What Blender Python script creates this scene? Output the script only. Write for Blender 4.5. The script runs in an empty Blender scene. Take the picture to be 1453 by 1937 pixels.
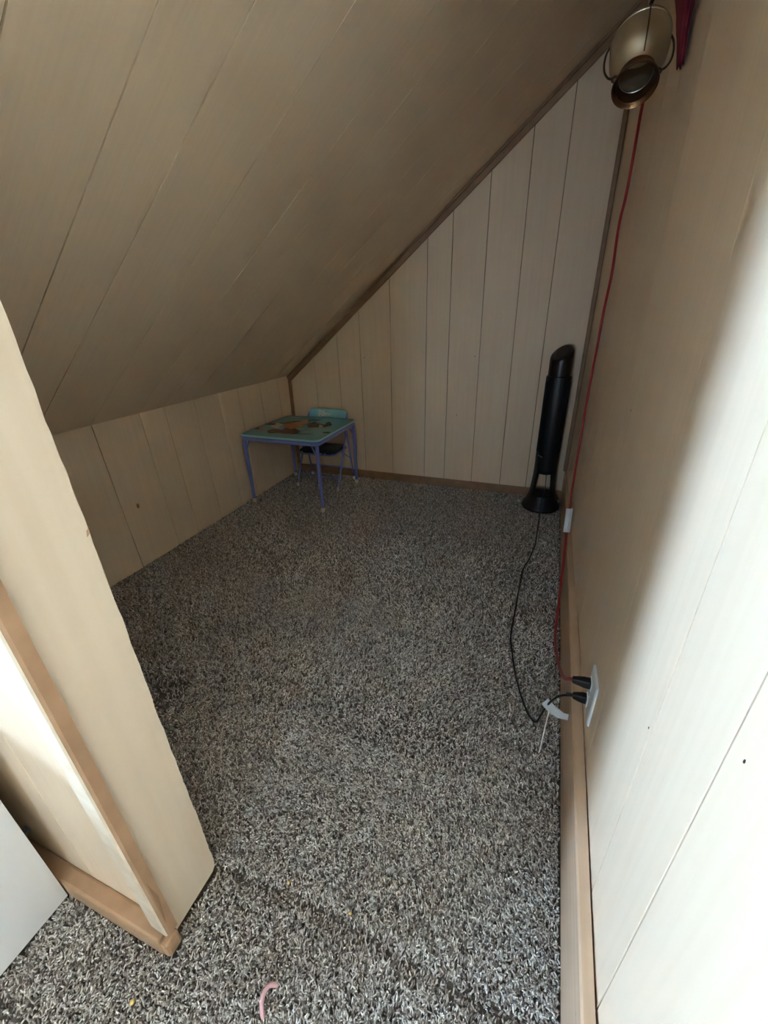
import bpy, math, random
import numpy as np
from mathutils import Vector, Matrix
random.seed(7)
sc = bpy.context.scene
COL = sc.collection

# ------------------------------------------------------------------ camera
cam_d = bpy.data.cameras.new('camera')
cam = bpy.data.objects.new('camera', cam_d)
COL.objects.link(cam)
R_ = Vector((0.93425, 0.35556, -0.02755)); U_ = Vector((-0.13069, 0.41321, 0.90121)); F_ = Vector((-0.33182, 0.83836, -0.4325))
cam.matrix_world = Matrix(((R_.x, U_.x, -F_.x, -0.182), (R_.y, U_.y, -F_.y, 0.0), (R_.z, U_.z, -F_.z, 1.245), (0, 0, 0, 1)))
cam_d.sensor_fit = 'HORIZONTAL'
cam_d.sensor_width = 36.0
cam_d.lens = 36.0 * 785.9 / 1453.0
cam_d.clip_start = 0.02
sc.camera = cam

# ------------------------------------------------------------------ sky, daylight, exposure
world = bpy.data.worlds.new('overcast_sky')
sc.world = world
world.use_nodes = True
bg = world.node_tree.nodes['Background']
bg.inputs['Color'].default_value = (0.70, 1.06, 1.50, 1)
bg.inputs['Strength'].default_value = 20.0
sc.view_settings.view_transform = 'Standard'
sc.view_settings.look = 'None'
sc.view_settings.gamma = 1.0
sc.view_settings.use_curve_mapping = False
sc.view_settings.exposure = 2.74
sc.cycles.diffuse_bounces = 5
sc.cycles.max_bounces = 7
sc.cycles.adaptive_threshold = 0.03
sc.cycles.use_light_tree = False
sc.cycles.caustics_reflective = False
sc.cycles.caustics_refractive = False
sc.cycles.sample_clamp_indirect = 20.0


def portal(name, loc, direction, sx, sy):
    """sky portal filling a real window opening: it only guides sampling of the sky"""
    d = bpy.data.lights.new(name, 'AREA')
    d.shape = 'RECTANGLE'; d.size = sx; d.size_y = sy
    d.cycles.is_portal = True
    o = bpy.data.objects.new(name, d); COL.objects.link(o)
    o.location = loc
    o.rotation_euler = Vector(direction).to_track_quat('-Z', 'Z').to_euler()
    return o


# room numbers (metres): x right, y into the alcove, z up
W, HK, L, S = 2.181, 0.803, 3.021, 0.7937       # alcove depth to the left, knee wall height, far wall, roof slope
TOP = 2.55
XL, YR = -2.45, -2.2                              # the room behind the camera
WIN_B = (-0.62, -0.32, 0.95, 1.20)               # window in the rear wall: x0 x1 z0 z1
WIN_A = (-1.00, -0.60, 1.00, 2.30)               # window in the left wall: y0 y1 z0 z1
portal('window_daylight', ((WIN_B[0] + WIN_B[1]) / 2, YR - 0.09, (WIN_B[2] + WIN_B[3]) / 2), (0, 1, 0), WIN_B[1] - WIN_B[0], WIN_B[3] - WIN_B[2])
portal('window_daylight', (XL - 0.09, (WIN_A[0] + WIN_A[1]) / 2, (WIN_A[2] + WIN_A[3]) / 2), (1, 0, 0), WIN_A[1] - WIN_A[0], WIN_A[3] - WIN_A[2])


# ------------------------------------------------------------------ materials
def mat(name, col, rough=0.6, metal=0.0, spec=0.5):
    m = bpy.data.materials.new(name); m.use_nodes = True
    b = m.node_tree.nodes['Principled BSDF']
    b.inputs['Base Color'].default_value = (*col, 1)
    b.inputs['Roughness'].default_value = rough
    b.inputs['Metallic'].default_value = metal
    b.inputs['Specular IOR Level'].default_value = spec
    return m


def N(m, t, **kw):
    n = m.node_tree.nodes.new(t)
    for k, v in kw.items(): setattr(n, k, v)
    return n


def varied(name, col, col2, scale, rough=0.55, spec=0.5, bump=0.0, detail=2.0, lo=0.35, hi=0.7, coord='Object', rot=(0, 0, 0), metal=0.0, spots=None):
    """two colours mixed by a stretched noise; optional relief and small stains"""
    m = mat(name, col, rough, metal, spec)
    nt = m.node_tree; b = nt.nodes['Principled BSDF']
    tc = N(m, 'ShaderNodeTexCoord'); mp0 = N(m, 'ShaderNodeMapping'); mp = N(m, 'ShaderNodeMapping')
    mp0.inputs['Rotation'].default_value = rot
    mp.inputs['Scale'].default_value = scale
    nz = N(m, 'ShaderNodeTexNoise'); nz.inputs['Scale'].default_value = 1.0; nz.inputs['Detail'].default_value = detail
    rp = N(m, 'ShaderNodeMapRange'); rp.inputs['From Min'].default_value = lo; rp.inputs['From Max'].default_value = hi
    mx = N(m, 'ShaderNodeMix', data_type='RGBA')
    mx.inputs['A'].default_value = (*col, 1); mx.inputs['B'].default_value = (*col2, 1)
    nt.links.new(tc.outputs[coord], mp0.inputs['Vector'])
    nt.links.new(mp0.outputs['Vector'], mp.inputs['Vector'])
    nt.links.new(mp.outputs['Vector'], nz.inputs['Vector'])
    nt.links.new(nz.outputs['Fac'], rp.inputs['Value'])
    nt.links.new(rp.outputs['Result'], mx.inputs['Factor'])
    out = mx.outputs['Result']
    if spots:
        scol, sscale, thr = spots
        ns = N(m, 'ShaderNodeTexNoise'); ns.inputs['Scale'].default_value = sscale; ns.inputs['Detail'].default_value = 2.0
        nt.links.new(tc.outputs[coord], ns.inputs['Vector'])
        r2 = N(m, 'ShaderNodeMapRange'); r2.inputs['From Min'].default_value = thr; r2.inputs['From Max'].default_value = thr + 0.05
        nt.links.new(ns.outputs['Fac'], r2.inputs['Value'])
        m2 = N(m, 'ShaderNodeMix', data_type='RGBA'); m2.inputs['B'].default_value = (*scol, 1)
        nt.links.new(r2.outputs['Result'], m2.inputs['Factor']); nt.links.new(out, m2.inputs['A'])
        out = m2.outputs['Result']
    nt.links.new(out, b.inputs['Base Color'])
    if bump:
        bp = N(m, 'ShaderNodeBump'); bp.inputs['Strength'].default_value = bump; bp.inputs['Distance'].default_value = 0.002
        nt.links.new(nz.outputs['Fac'], bp.inputs['Height']); nt.links.new(bp.outputs['Normal'], b.inputs['Normal'])
    return m


PA, PB = (0.865, 0.67, 0.48), (0.83, 0.635, 0.445)
M = {}
M['panel'] = varied('cream_wood_panel', PA, PB, (70, 70, 3.0), 0.5, 0.35)
M['panel_right'] = varied('cream_wood_panel_satin', PA, PB, (70, 55, 1.6), 0.42, 0.5)
M['panel_slope'] = varied('cream_wood_panel_slope', (0.845, 0.66, 0.475), (0.815, 0.63, 0.445), (5.0, 110, 110), 0.5, 0.35, rot=(0, math.atan(S), 0))
M['panel_end'] = varied('cream_panel_sheet', (0.84, 0.69, 0.53), (0.80, 0.65, 0.49), (40, 40, 3.0), 0.5, 0.35, spots=((0.42, 0.28, 0.16), 38.0, 0.775))
M['groove'] = mat('groove_brown', (0.16, 0.095, 0.05), 0.8)
M['groove_pale'] = mat('groove_pink_tan', (0.62, 0.45, 0.35), 0.7)
M['trim'] = varied('tan_painted_trim', (0.50, 0.305, 0.175), (0.43, 0.255, 0.14), (18, 18, 18), 0.5, 0.4, spots=((0.20, 0.10, 0.05), 46.0, 0.77))
M['trim_right'] = varied('tan_baseboard', (0.63, 0.43, 0.285), (0.55, 0.36, 0.225), (60, 2.5, 60), 0.5, 0.4, spots=((0.28, 0.14, 0.07), 40.0, 0.74))
M['trim_dark'] = varied('brown_trim', (0.37, 0.215, 0.115), (0.30, 0.17, 0.09), (14, 14, 14), 0.5, 0.4)
M['lit_edge'] = varied('lit_trim_face', (0.82, 0.68, 0.52), (0.74, 0.58, 0.42), (30, 30, 30), 0.5)  # tan moulding's front face, with the daylight on it painted in as cream
M['white'] = mat('white_laminate', (0.80, 0.80, 0.80), 0.35)
M['plaster'] = varied('plain_wall', (0.84, 0.80, 0.74), (0.80, 0.76, 0.70), (4, 4, 4), 0.7)
M['frame'] = mat('window_frame_white', (0.8, 0.8, 0.78), 0.4)
M['carpet_base'] = mat('carpet_backing', (0.20, 0.165, 0.14), 0.95, spec=0.1)
M['blue'] = mat('periwinkle_enamel', (0.20, 0.25, 0.68), 0.35)
M['teal'] = mat('teal_board', (0.24, 0.48, 0.48), 0.22, spec=0.5)
M['teal_edge'] = mat('teal_edge', (0.29, 0.66, 0.76), 0.3)
M['cap'] = mat('cream_rubber', (0.82, 0.78, 0.62), 0.5)
M['steel'] = mat('steel_rod', (0.6, 0.6, 0.62), 0.3, 1.0)
M['navy'] = varied('navy_print_vinyl', (0.012, 0.016, 0.03), (0.02, 0.05, 0.06), (20, 20, 20), 0.35)
M['letter'] = mat('white_print', (0.85, 0.85, 0.82), 0.4)
M['black'] = mat('black_plastic', (0.004, 0.004, 0.005), 0.45)
M['black_gloss'] = mat('black_gloss_plastic', (0.005, 0.005, 0.006), 0.3)
M['black_rubber'] = mat('black_rubber', (0.012, 0.012, 0.013), 0.45)
M['red_rubber'] = mat('red_rubber', (0.42, 0.025, 0.03), 0.35)
M['silver_print'] = mat('silver_print', (0.75, 0.76, 0.78), 0.35)
M['outlet'] = mat('white_plastic', (0.80, 0.83, 0.85), 0.3)
M['slot'] = mat('slot_dark', (0.02, 0.02, 0.02), 0.6)
M['pink'] = mat('pink_plastic', (0.72, 0.42, 0.42), 0.4)
M['crumb'] = mat('yellow_crumb', (0.70, 0.50, 0.18), 0.7)
M['thread'] = mat('white_thread', (0.75, 0.72, 0.64), 0.7)
M['tin'] = varied('dull_tin', (0.56, 0.52, 0.44), (0.36, 0.33, 0.27), (9, 9, 9), 0.33, metal=1.0, bump=0.05)
M['tin_in'] = varied('tin_inside', (0.55, 0.44, 0.32), (0.40, 0.31, 0.21), (14, 14, 14), 0.45, metal=0.8)
M['copper'] = varied('brown_rim_metal', (0.20, 0.105, 0.05), (0.11, 0.055, 0.03), (12, 12, 12), 0.3, metal=0.9)
M['wire'] = mat('dark_wire', (0.06, 0.04, 0.03), 0.45, 0.7)
M['red_cloth'] = varied('crimson_cloth', (0.24, 0.018, 0.035), (0.13, 0.008, 0.02), (60, 60, 8), 0.75, 0.3)
M['iron'] = mat('black_iron', (0.02, 0.018, 0.016), 0.5, 0.6)


def tag_mat():
    m = mat('printed_paper', (0.82, 0.83, 0.82), 0.6)
    nt = m.node_tree; b = nt.nodes['Principled BSDF']
    tc = N(m, 'ShaderNodeTexCoord'); wv = N(m, 'ShaderNodeTexWave', wave_type='BANDS', bands_direction='Y')
    wv.inputs['Scale'].default_value = 1.9; wv.inputs['Distortion'].default_value = 0.0
    nz = N(m, 'ShaderNodeTexNoise'); nz.inputs['Scale'].default_value = 24.0
    nt.links.new(tc.outputs['UV'], wv.inputs['Vector']); nt.links.new(tc.outputs['UV'], nz.inputs['Vector'])
    mu = N(m, 'ShaderNodeMath', operation='MULTIPLY'); nt.links.new(wv.outputs['Fac'], mu.inputs[0]); nt.links.new(nz.outputs['Fac'], mu.inputs[1])
    rp = N(m, 'ShaderNodeMapRange'); rp.inputs['From Min'].default_value = 0.25; rp.inputs['From Max'].default_value = 0.38
    nt.links.new(mu.outputs[0], rp.inputs['Value'])
    mx = N(m, 'ShaderNodeMix', data_type='RGBA'); mx.inputs['A'].default_value = (0.82, 0.83, 0.82, 1); mx.inputs['B'].default_value = (0.30, 0.31, 0.34, 1)
    nt.links.new(rp.outputs['Result'], mx.inputs['Factor']); nt.links.new(mx.outputs['Result'], b.inputs['Base Color'])
    return m


M['paper'] = tag_mat()


def glass_mat():
    m = bpy.data.materials.new('window_glass'); m.use_nodes = True
    nt = m.node_tree; nt.nodes.clear()
    o = N(m, 'ShaderNodeOutputMaterial'); t = N(m, 'ShaderNodeBsdfTransparent'); g = N(m, 'ShaderNodeBsdfGlossy')
    g.inputs['Roughness'].default_value = 0.02
    f = N(m, 'ShaderNodeFresnel'); f.inputs['IOR'].default_value = 1.45
    mx = N(m, 'ShaderNodeMixShader')
    nt.links.new(f.outputs[0], mx.inputs[0]); nt.links.new(t.outputs[0], mx.inputs[1]); nt.links.new(g.outputs[0], mx.inputs[2])
    nt.links.new(mx.outputs[0], o.inputs['Surface'])
    return m


M['glass'] = glass_mat()


# ------------------------------------------------------------------ mesh helpers
class MB:
    def __init__(s): s.v = []; s.f = []

    def add(s, v, f):
        o = len(s.v); s.v += [tuple(p) for p in v]; s.f += [tuple(i + o for i in q) for q in f]
        return s

    def box(s, x0, x1, y0, y1, z0, z1):
        v = [(x, y, z) for z in (z0, z1) for y in (y0, y1) for x in (x0, x1)]
        return s.add(v, [(0, 2, 3, 1), (4, 5, 7, 6), (0, 1, 5, 4), (2, 6, 7, 3), (0, 4, 6, 2), (1, 3, 7, 5)])

    def prism(s, poly, fn, t0, t1):
        """poly in 2D, fn(u, v, depth) -> 3D"""
        n = len(poly)
        v = [fn(u, w, t0) for u, w in poly] + [fn(u, w, t1) for u, w in poly]
        f = [tuple(range(n)), tuple(range(2 * n - 1, n - 1, -1))]
        f += [(i, i + n, (i + 1) % n + n, (i + 1) % n) for i in range(n)]
        return s.add(v, f)

    def rings(s, rings, cap0=True, cap1=True, closed=True):
        n = len(rings[0]); v = [p for r in rings for p in r]; f = []
        for k in range(len(rings) - 1):
            for i in range(n if closed else n - 1):
                a, b = k * n + i, k * n + (i + 1) % n
                f.append((a, b, b + n, a + n))
        if cap0: f.append(tuple(range(n - 1, -1, -1)))
        if cap1: f.append(tuple((len(rings) - 1) * n + i for i in range(n)))
        return s.add(v, f)

    def lathe(s, prof, n=32, c=(0, 0), cap0=True, cap1=True, sy=1.0):
        return s.rings([[(c[0] + r * math.cos(2 * math.pi * i / n), c[1] + sy * r * math.sin(2 * math.pi * i / n), z) for i in range(n)] for r, z in prof], cap0, cap1)

    def tube(s, pts, r, n=8, cap=True):
        P = [Vector(p) for p in pts]; rr = r if isinstance(r, (list, tuple)) else [r] * len(P)
        T = []
        for i in range(len(P)):
            T.append((P[min(i + 1, len(P) - 1)] - P[max(i - 1, 0)]).normalized())
        up = Vector((0, 0, 1)) if abs(T[0].z) < 0.9 else Vector((1, 0, 0))
        a = T[0].cross(up).normalized(); R = []
        for i, p in enumerate(P):
            a = (a - T[i] * a.dot(T[i])).normalized(); b = T[i].cross(a)
            R.append([p + (a * math.cos(2 * math.pi * k / n) + b * math.sin(2 * math.pi * k / n)) * rr[i] for k in range(n)])
        return s.rings(R, cap, cap)

    def build(s, name, m, parent=None, smooth=False, bevel=0.0, subsurf=0):
        me = bpy.data.meshes.new(name)
        me.from_pydata(s.v, [], s.f); me.update()
        import bmesh
        bm = bmesh.new(); bm.from_mesh(me); bmesh.ops.recalc_face_normals(bm, faces=bm.faces); bm.to_mesh(me); bm.free()
        for mm in (m if isinstance(m, (list, tuple)) else [m]): me.materials.append(mm)
        if smooth:
            for p in me.polygons: p.use_smooth = True
        o = bpy.data.objects.new(name, me); COL.objects.link(o)
        if parent: o.parent = parent
        if bevel:
            b = o.modifiers.new('bevel', 'BEVEL'); b.width = bevel; b.segments = 2; b.limit_method = 'ANGLE'; b.angle_limit = math.radians(40)
        if subsurf:
            d = o.modifiers.new('sub', 'SUBSURF'); d.levels = subsurf; d.render_levels = subsurf
        return o


def auto_smooth(o, ang=40):
    for e in o.data.edges: pass
    o.data.set_sharp_from_angle(angle=math.radians(ang))
    for p in o.data.polygons: p.use_smooth = True
    return o


def smooth_path(pts, n=6):
    P = [Vector(p) for p in pts]; out = []
    for i in range(len(P) - 1):
        p0, p1, p2, p3 = P[max(i - 1, 0)], P[i], P[i + 1], P[min(i + 2, len(P) - 1)]
        for k in range(n):
            t = k / n
            out.append(0.5 * ((2 * p1) + (p2 - p0) * t + (2 * p0 - 5 * p1 + 4 * p2 - p3) * t * t + (3 * p1 - p0 - 3 * p2 + p3) * t ** 3))
    out.append(P[-1])
    return out


def empty(name, loc=(0, 0, 0), rz=0.0):
    o = bpy.data.objects.new(name, None); COL.objects.link(o)
    o.location = loc; o.rotation_euler = (0, 0, rz); o.empty_display_size = 0.05
    return o


def tag(o, label, cat, group=None):
    o['label'] = label; o['category'] = cat
    if group: o['group'] = group
    return o


def struct(o, label=None, cat=None):
    o['kind'] = 'structure'
    if label: o['label'] = label
    if cat: o['category'] = cat
    return o


def plank(poly, fn, parent, m, t=0.006, ch=0.0013, name='plank'):
    """one board: chamfered front edge; fn(u, v, depth) with depth 0 at the face, growing into the wall"""
    cx = sum(p[0] for p in poly) / len(poly)
    n = len(poly)
    ins = []
    for u, v in poly:
        ins.append((u + (ch if u < cx else -ch), v))
    b = MB()
    b.rings([[fn(u, v, t) for u, v in poly], [fn(u, v, ch) for u, v in poly], [fn(u, v, 0) for u, v in ins]], False, True)
    return b.build(name, m, parent)


# ------------------------------------------------------------------ floor
fl = MB()
# carpet base: a fine strip grid so that the seam by the opening is a real dip
ys = [YR, -1.0, -0.4, 0.0, 0.2, 0.30, 0.335, 0.352, 0.366, 0.380, 0.397, 0.43, 0.6, 1.0, 1.6, 2.3, L + 0.05]
xs = [XL - 0.05, -2.3, -2.181, -1.6, -1.2, -0.8, -0.4, 0.0, 0.08]


def floor_z(x, y):
    d = abs(y - 0.366 - 0.006 * math.sin(9 * x))
    return -0.016 - 0.010 * max(0.0, 1 - d / 0.03)


gv = [(x, y, floor_z(x, y)) for y in ys for x in xs]
nx = len(xs)
gf = [(j * nx + i, j * nx + i + 1, (j + 1) * nx + i + 1, (j + 1) * nx + i) for j in range(len(ys) - 1) for i in range(nx - 1)]
fl.add(gv, gf)
floor = struct(fl.build('floor', M['carpet_base']), 'mottled grey and brown cut pile carpet covering the whole floor', 'floor')
floor.data.update()


def pile_material():
    m = bpy.data.materials.new('carpet_pile'); m.use_nodes = True
    nt = m.node_tree; b = nt.nodes['Principled BSDF']
    b.inputs['Roughness'].default_value = 0.9; b.inputs['Specular IOR Level'].default_value = 0.15
    at = N(m, 'ShaderNodeAttribute', attribute_type='GEOMETRY', attribute_name='tint')
    cr = N(m, 'ShaderNodeValToRGB')
    e = cr.color_ramp.elements
    e[0].position = 0.0; e[0].color = (0.22, 0.175, 0.145, 1)
    e[1].position = 1.0; e[1].color = (0.96, 0.90, 0.84, 1)
    for pos, c in ((0.30, (0.39, 0.33, 0.285)), (0.55, (0.60, 0.53, 0.47)), (0.8, (0.79, 0.72, 0.66))):
        k = e.new(pos); k.color = (*c, 1)
    nt.links.new(at.outputs['Fac'], cr.inputs['Fac']); nt.links.new(cr.outputs['Color'], b.inputs['Base Color'])
    return m


M['pile'] = pile_material()


def build_pile():
    """twisted yarn ends: each a short curled three-sided tube (far ones a single segment), all in one mesh"""
    rng = np.random.default_rng(5)

    def zone(x0, x1, y0, y1, dens):
        n = int((x1 - x0) * (y1 - y0) * dens)
        return np.stack([rng.uniform(x0, x1, n), rng.uniform(y0, y1, n)], 1)
    XA, XB = -W + 0.006, -0.004
    near = np.concatenate([zone(-1.30, XB, 0.03, 0.80, 80000), zone(-1.30, XB, -0.30, 0.03, 30000), zone(XA, -1.30, 0.36, 0.80, 20000), zone(XA, XB, 0.80, 1.50, 46000)])
    far = zone(XA, XB, 1.50, L - 0.012, 30000)

    def keep(P):
        x, y = P[:, 0], P[:, 1]
        k = ~(((x < -0.803) & (y > 0.188) & (y < 0.360)) | ((x < -0.780) & (y > 0.188) & (y < 0.229)))                     # the partition stands here
        k &= ~((x < -1.104) & (y < 0.19))                                     # the cabinet stands here
        d = np.abs(y - 0.366 - 0.006 * np.sin(9 * x))
        k &= rng.uniform(0, 1, len(P)) < np.clip(0.30 + d / 0.034, 0, 1)     # the seam
        return P[k]

    def lean_field(P):      # patches of pile brushed one way or the other
        x, y = P[:, 0], P[:, 1]; f = np.zeros((len(P), 2))
        for k in range(9):
            a, ph, w = rng.uniform(0, 6.28), rng.uniform(0, 6.28), rng.uniform(4, 19)
            v = np.sin(w * (np.cos(a) * x + np.sin(a) * y) + ph)
            f[:, 0] += v * rng.uniform(-1, 1); f[:, 1] += v * rng.uniform(-1, 1)
        return f * 0.0013

    vs, fs, ts, off = [], [], [], 0
    for P, segs, sc_ in ((keep(near), 2, 1.0), (keep(far), 1, 1.25)):
        n = len(P)
        d = np.abs(P[:, 1] - 0.366 - 0.006 * np.sin(9 * P[:, 0]))
        z0 = -0.016 - 0.010 * np.clip(1 - d / 0.03, 0, 1)
        h = rng.uniform(0.0105, 0.0155, n) * (1 - 0.25 * np.clip(1 - d / 0.02, 0, 1))
        a = rng.uniform(0, 2 * np.pi, n); ln = lean_field(P)
        b1 = rng.uniform(0.001, 0.004, n) * sc_; b2 = rng.uniform(0.003, 0.0085, n) * sc_; a2 = a + rng.normal(0, 0.8, n)
        base = np.stack([P[:, 0], P[:, 1], z0], 1)
        mid = base + np.stack([b1 * np.cos(a) + ln[:, 0] * 0.5, b1 * np.sin(a) + ln[:, 1] * 0.5, 0.68 * h], 1)
        tip = base + np.stack([b2 * np.cos(a2) + ln[:, 0], b2 * np.sin(a2) + ln[:, 1], h * rng.uniform(0.85, 1.12, n)], 1)
        r = rng.uniform(0.00155, 0.00225, n) * sc_
        lv = [base, mid, tip] if segs == 2 else [base, tip]
        rad = [r * 1.1, r * 1.1, r * 0.75] if segs == 2 else [r * 1.25, r * 0.85]
        V = np.empty((n, len(lv) * 3, 3))
        sp = rng.uniform(0, 2 * np.pi, n)
        for k in range(len(lv)):
            t = (lv[min(k + 1, len(lv) - 1)] - lv[max(k - 1, 0)]); t /= np.linalg.norm(t, axis=1)[:, None]
            u = np.cross(t, np.array([0.31, 0.95, 0.02])); u /= np.linalg.norm(u, axis=1)[:, None]; w = np.cross(t, u)
            for q in range(3):
                an = sp + q * 2 * np.pi / 3
                V[:, k * 3 + q] = lv[k] + (u * np.cos(an)[:, None] + w * np.sin(an)[:, None]) * rad[k][:, None]
        F = []
        for k in range(len(lv) - 1):
            for q in range(3):
                a0, a1 = k * 3 + q, k * 3 + (q + 1) % 3
                F += [(a0, a1, a1 + 3), (a0, a1 + 3, a0 + 3)]
        tp = (len(lv) - 1) * 3; F.append((tp, tp + 1, tp + 2))
        F = np.array(F)
        nv = len(lv) * 3
        fs.append((F[None] + (np.arange(n) * nv)[:, None, None] + off).reshape(-1, 3)); vs.append(V.reshape(-1, 3)); ts.append(np.repeat(rng.uniform(0, 1, n) ** (1.0 if segs == 2 else 1.25), nv))  # far tufts tinted darker, standing in for the self-shadow their simpler shape lacks
        off += n * nv
    V = np.concatenate(vs).astype(np.float32); F = np.concatenate(fs).astype(np.int32); T = np.concatenate(ts).astype(np.float32)
    me = bpy.data.meshes.new('carpet_pile')
    me.vertices.add(len(V)); me.vertices.foreach_set('co', V.ravel())
    me.loops.add(F.size); me.loops.foreach_set('vertex_index', F.ravel())
    me.polygons.add(len(F)); me.polygons.foreach_set('loop_start', np.arange(0, F.size, 3, dtype=np.int32))
    me.polygons.foreach_set('use_smooth', np.ones(len(F), dtype=bool))
    me.update(calc_edges=True)
    at = me.attributes.new('tint', 'FLOAT', 'POINT'); at.data.foreach_set('value', T)
    me.materials.append(M['pile'])
    o = bpy.data.objects.new('carpet_pile', me); COL.objects.link(o); o.parent = floor
    o['kind'] = 'stuff'
    print('pile tris', len(F))
    return o


pile = build_pile()

# ------------------------------------------------------------------ far wall
GAP = 0.0032
fn_far = lambda u, v, d: (u, L + d, v)
wf = MB().prism([(-W - 0.1, -0.02), (0.06, -0.02), (0.06, HK + S * (W + 0.06) + 0.1), (-W - 0.1, HK)], fn_far, 0.0055, 0.06)
wall_far = struct(wf.build('wall_far', M['groove']), 'far end wall of cream vertical grooved panelling under the sloped ceiling', 'wall')
gx = [-W, -1.931, -1.716, -1.528, -1.288, -1.023, -0.863, -0.650, -0.436, -0.249, 0.03]
for a, b in zip(gx[:-1], gx[1:]):
    a += GAP / 2; b -= GAP / 2
    plank([(a, -0.018), (b, -0.018), (b, HK + S * (b + W)), (a, HK + S * (a + W))], fn_far, wall_far, M['panel'])

# ------------------------------------------------------------------ knee wall (left)
fn_knee = lambda u, v, d: (-W - d, u, v)
wl = MB().prism([(0.30, -0.02), (L + 0.05, -0.02), (L + 0.05, HK + 0.03), (0.30, HK + 0.03)], fn_knee, 0.0055, 0.05)
wall_left = struct(wl.build('wall_left', M['groove']), 'low knee wall of cream grooved panelling on the left', 'wall')
ky = [0.36, 0.62, 0.83, 1.08, 1.324, 1.589, 1.751, 1.974, 2.193, 2.384, 2.628, 2.86, L]
for a, b in zip(ky[:-1], ky[1:]):
    s0 = 0.0 if a == 0.36 else 0.027; s1 = 0.0 if b == L else 0.027       # the sheets hang a little out of plumb
    plank([(a + s0 + GAP / 2, -0.01), (b + s1 - GAP / 2, -0.01), (b - GAP / 2, HK), (a + GAP / 2, HK)], fn_knee, wall_left, M['panel'])
nail = MB().lathe([(0.0, 0.0), (0.011, 0.0), (0.009, 0.002), (0.0, 0.0025)], 12)
kn = nail.build('knot', M['trim_dark'], wall_left); kn.rotation_euler = (0, math.pi / 2, 0); kn.location = (-W + 0.0004, 1.428, 0.337); kn.scale = (1.25, 0.8, 0.5)

# ------------------------------------------------------------------ sloped ceiling
cs = 1 / math.hypot(1, S); sn = S * cs


def fn_slope(u, v, d):            # u along y, v up the slope from the knee wall, d into the roof
    return (-W + v * cs - d * sn, u, HK + v * sn + d * cs)


VL = (W + 0.05) / cs
cb = MB().prism([(0.22, -0.06), (L + 0.05, -0.06), (L + 0.05, VL), (0.22, VL)], fn_slope, 0.0055, 0.06)
ceiling = struct(cb.build('ceiling', M['groove']), 'sloped attic ceiling of cream grooved boards rising to the right', 'ceiling')
cy = [0.30, 0.665, 0.890, 1.086, 1.350, 1.645, 1.832, 2.03, 2.25, 2.43, 2.67, 2.85, L]
cyb = [0.30, 0.660, 0.887, 1.060, 1.318, 1.585, 1.752, 1.96, 2.19, 2.39, 2.63, 2.83, L]
for k in range(len(cy) - 1):
    a0, a1, b0, b1 = cyb[k], cy[k], cyb[k + 1], cy[k + 1]
    # boards run a little askew, as they do on the roof
    t = 0.5 * VL
    g = GAP * (1.25 if k < 3 else 0.55)
    plank([(a0 + g / 2, -0.004), (b0 - g / 2, -0.004), (b1 - g / 2 + (b1 - b0) * 0.6, VL), (a1 + g / 2 + (a1 - a0) * 0.6, VL)], fn_slope, ceiling, M['panel_slope'], ch=0.0005)

# ------------------------------------------------------------------ right wall
XW = [(-2.7, 0.030), (0.0, 0.027), (0.36, 0.0265), (0.52, 0.0275), (0.80, 0.0295), (1.155, 0.0305), (1.1551, 0.0330), (2.0, 0.0215), (L + 0.1, 0.0115)]


def xw(y):
    for (a, xa), (b, xb) in zip(XW[:-1], XW[1:]):
        if a <= y <= b: return xa + (xb - xa) * (y - a) / (b - a)
    return XW[-1][1]


def fn_right(u, v, d): return (xw(u) + d, u, v)


wr = MB().box(0.036, 0.10, YR - 0.1, L + 0.06, -0.02, TOP + 0.1)
wall_right = struct(wr.build('wall_right', M['groove_pale']), 'tall right wall of smooth cream panelling with faint grooves', 'wall')
ry = [YR, -1.8, -1.42, -1.05, -0.72, -0.40, -0.12, 0.125, 0.362, 0.526, 0.80, 1.155, 1.36, 1.62, 1.84, 2.05, 2.27, 2.46, 2.70, 2.88, L]
for k, (a, b) in enumerate(zip(ry[:-1], ry[1:])):
    g = 0.0030 if b < 0.7 else 0.0004
    e = 1e-4
    plank([(a + g / 2 + e, 0.0), (b - g / 2 - e, 0.0), (b - g / 2 - e, TOP), (a + g / 2 + e, TOP)], fn_right, wall_right, M['panel_right'], t=0.0024, ch=0.0009 if b < 0.7 else 0.0003)

for k_, (y_, z_) in enumerate(((0.336, 0.872), (0.537, 0.665), (1.28, 0.99))):
    d_ = MB().lathe([(0.0018, 0), (0.0014, 0.0008), (0, 0.001)], 8).build('nail_head', M['wire'], wall_right)
    d_.rotation_euler = (0, -math.pi / 2, 0); d_.location = (xw(y_), y_, z_); d_.scale = (1.5, 0.7, 1)
for x_, z_ in ((-1.499, 0.948), (-0.681, 0.961), (-0.785, 0.557)):
    d_ = MB().lathe([(0.0032, 0), (0.0026, 0.0008), (0, 0.001)], 8).build('nail_head', M['wire'], wall_far)
    d_.rotation_euler = (math.pi / 2, 0, 0); d_.location = (x_, L, z_)

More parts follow.
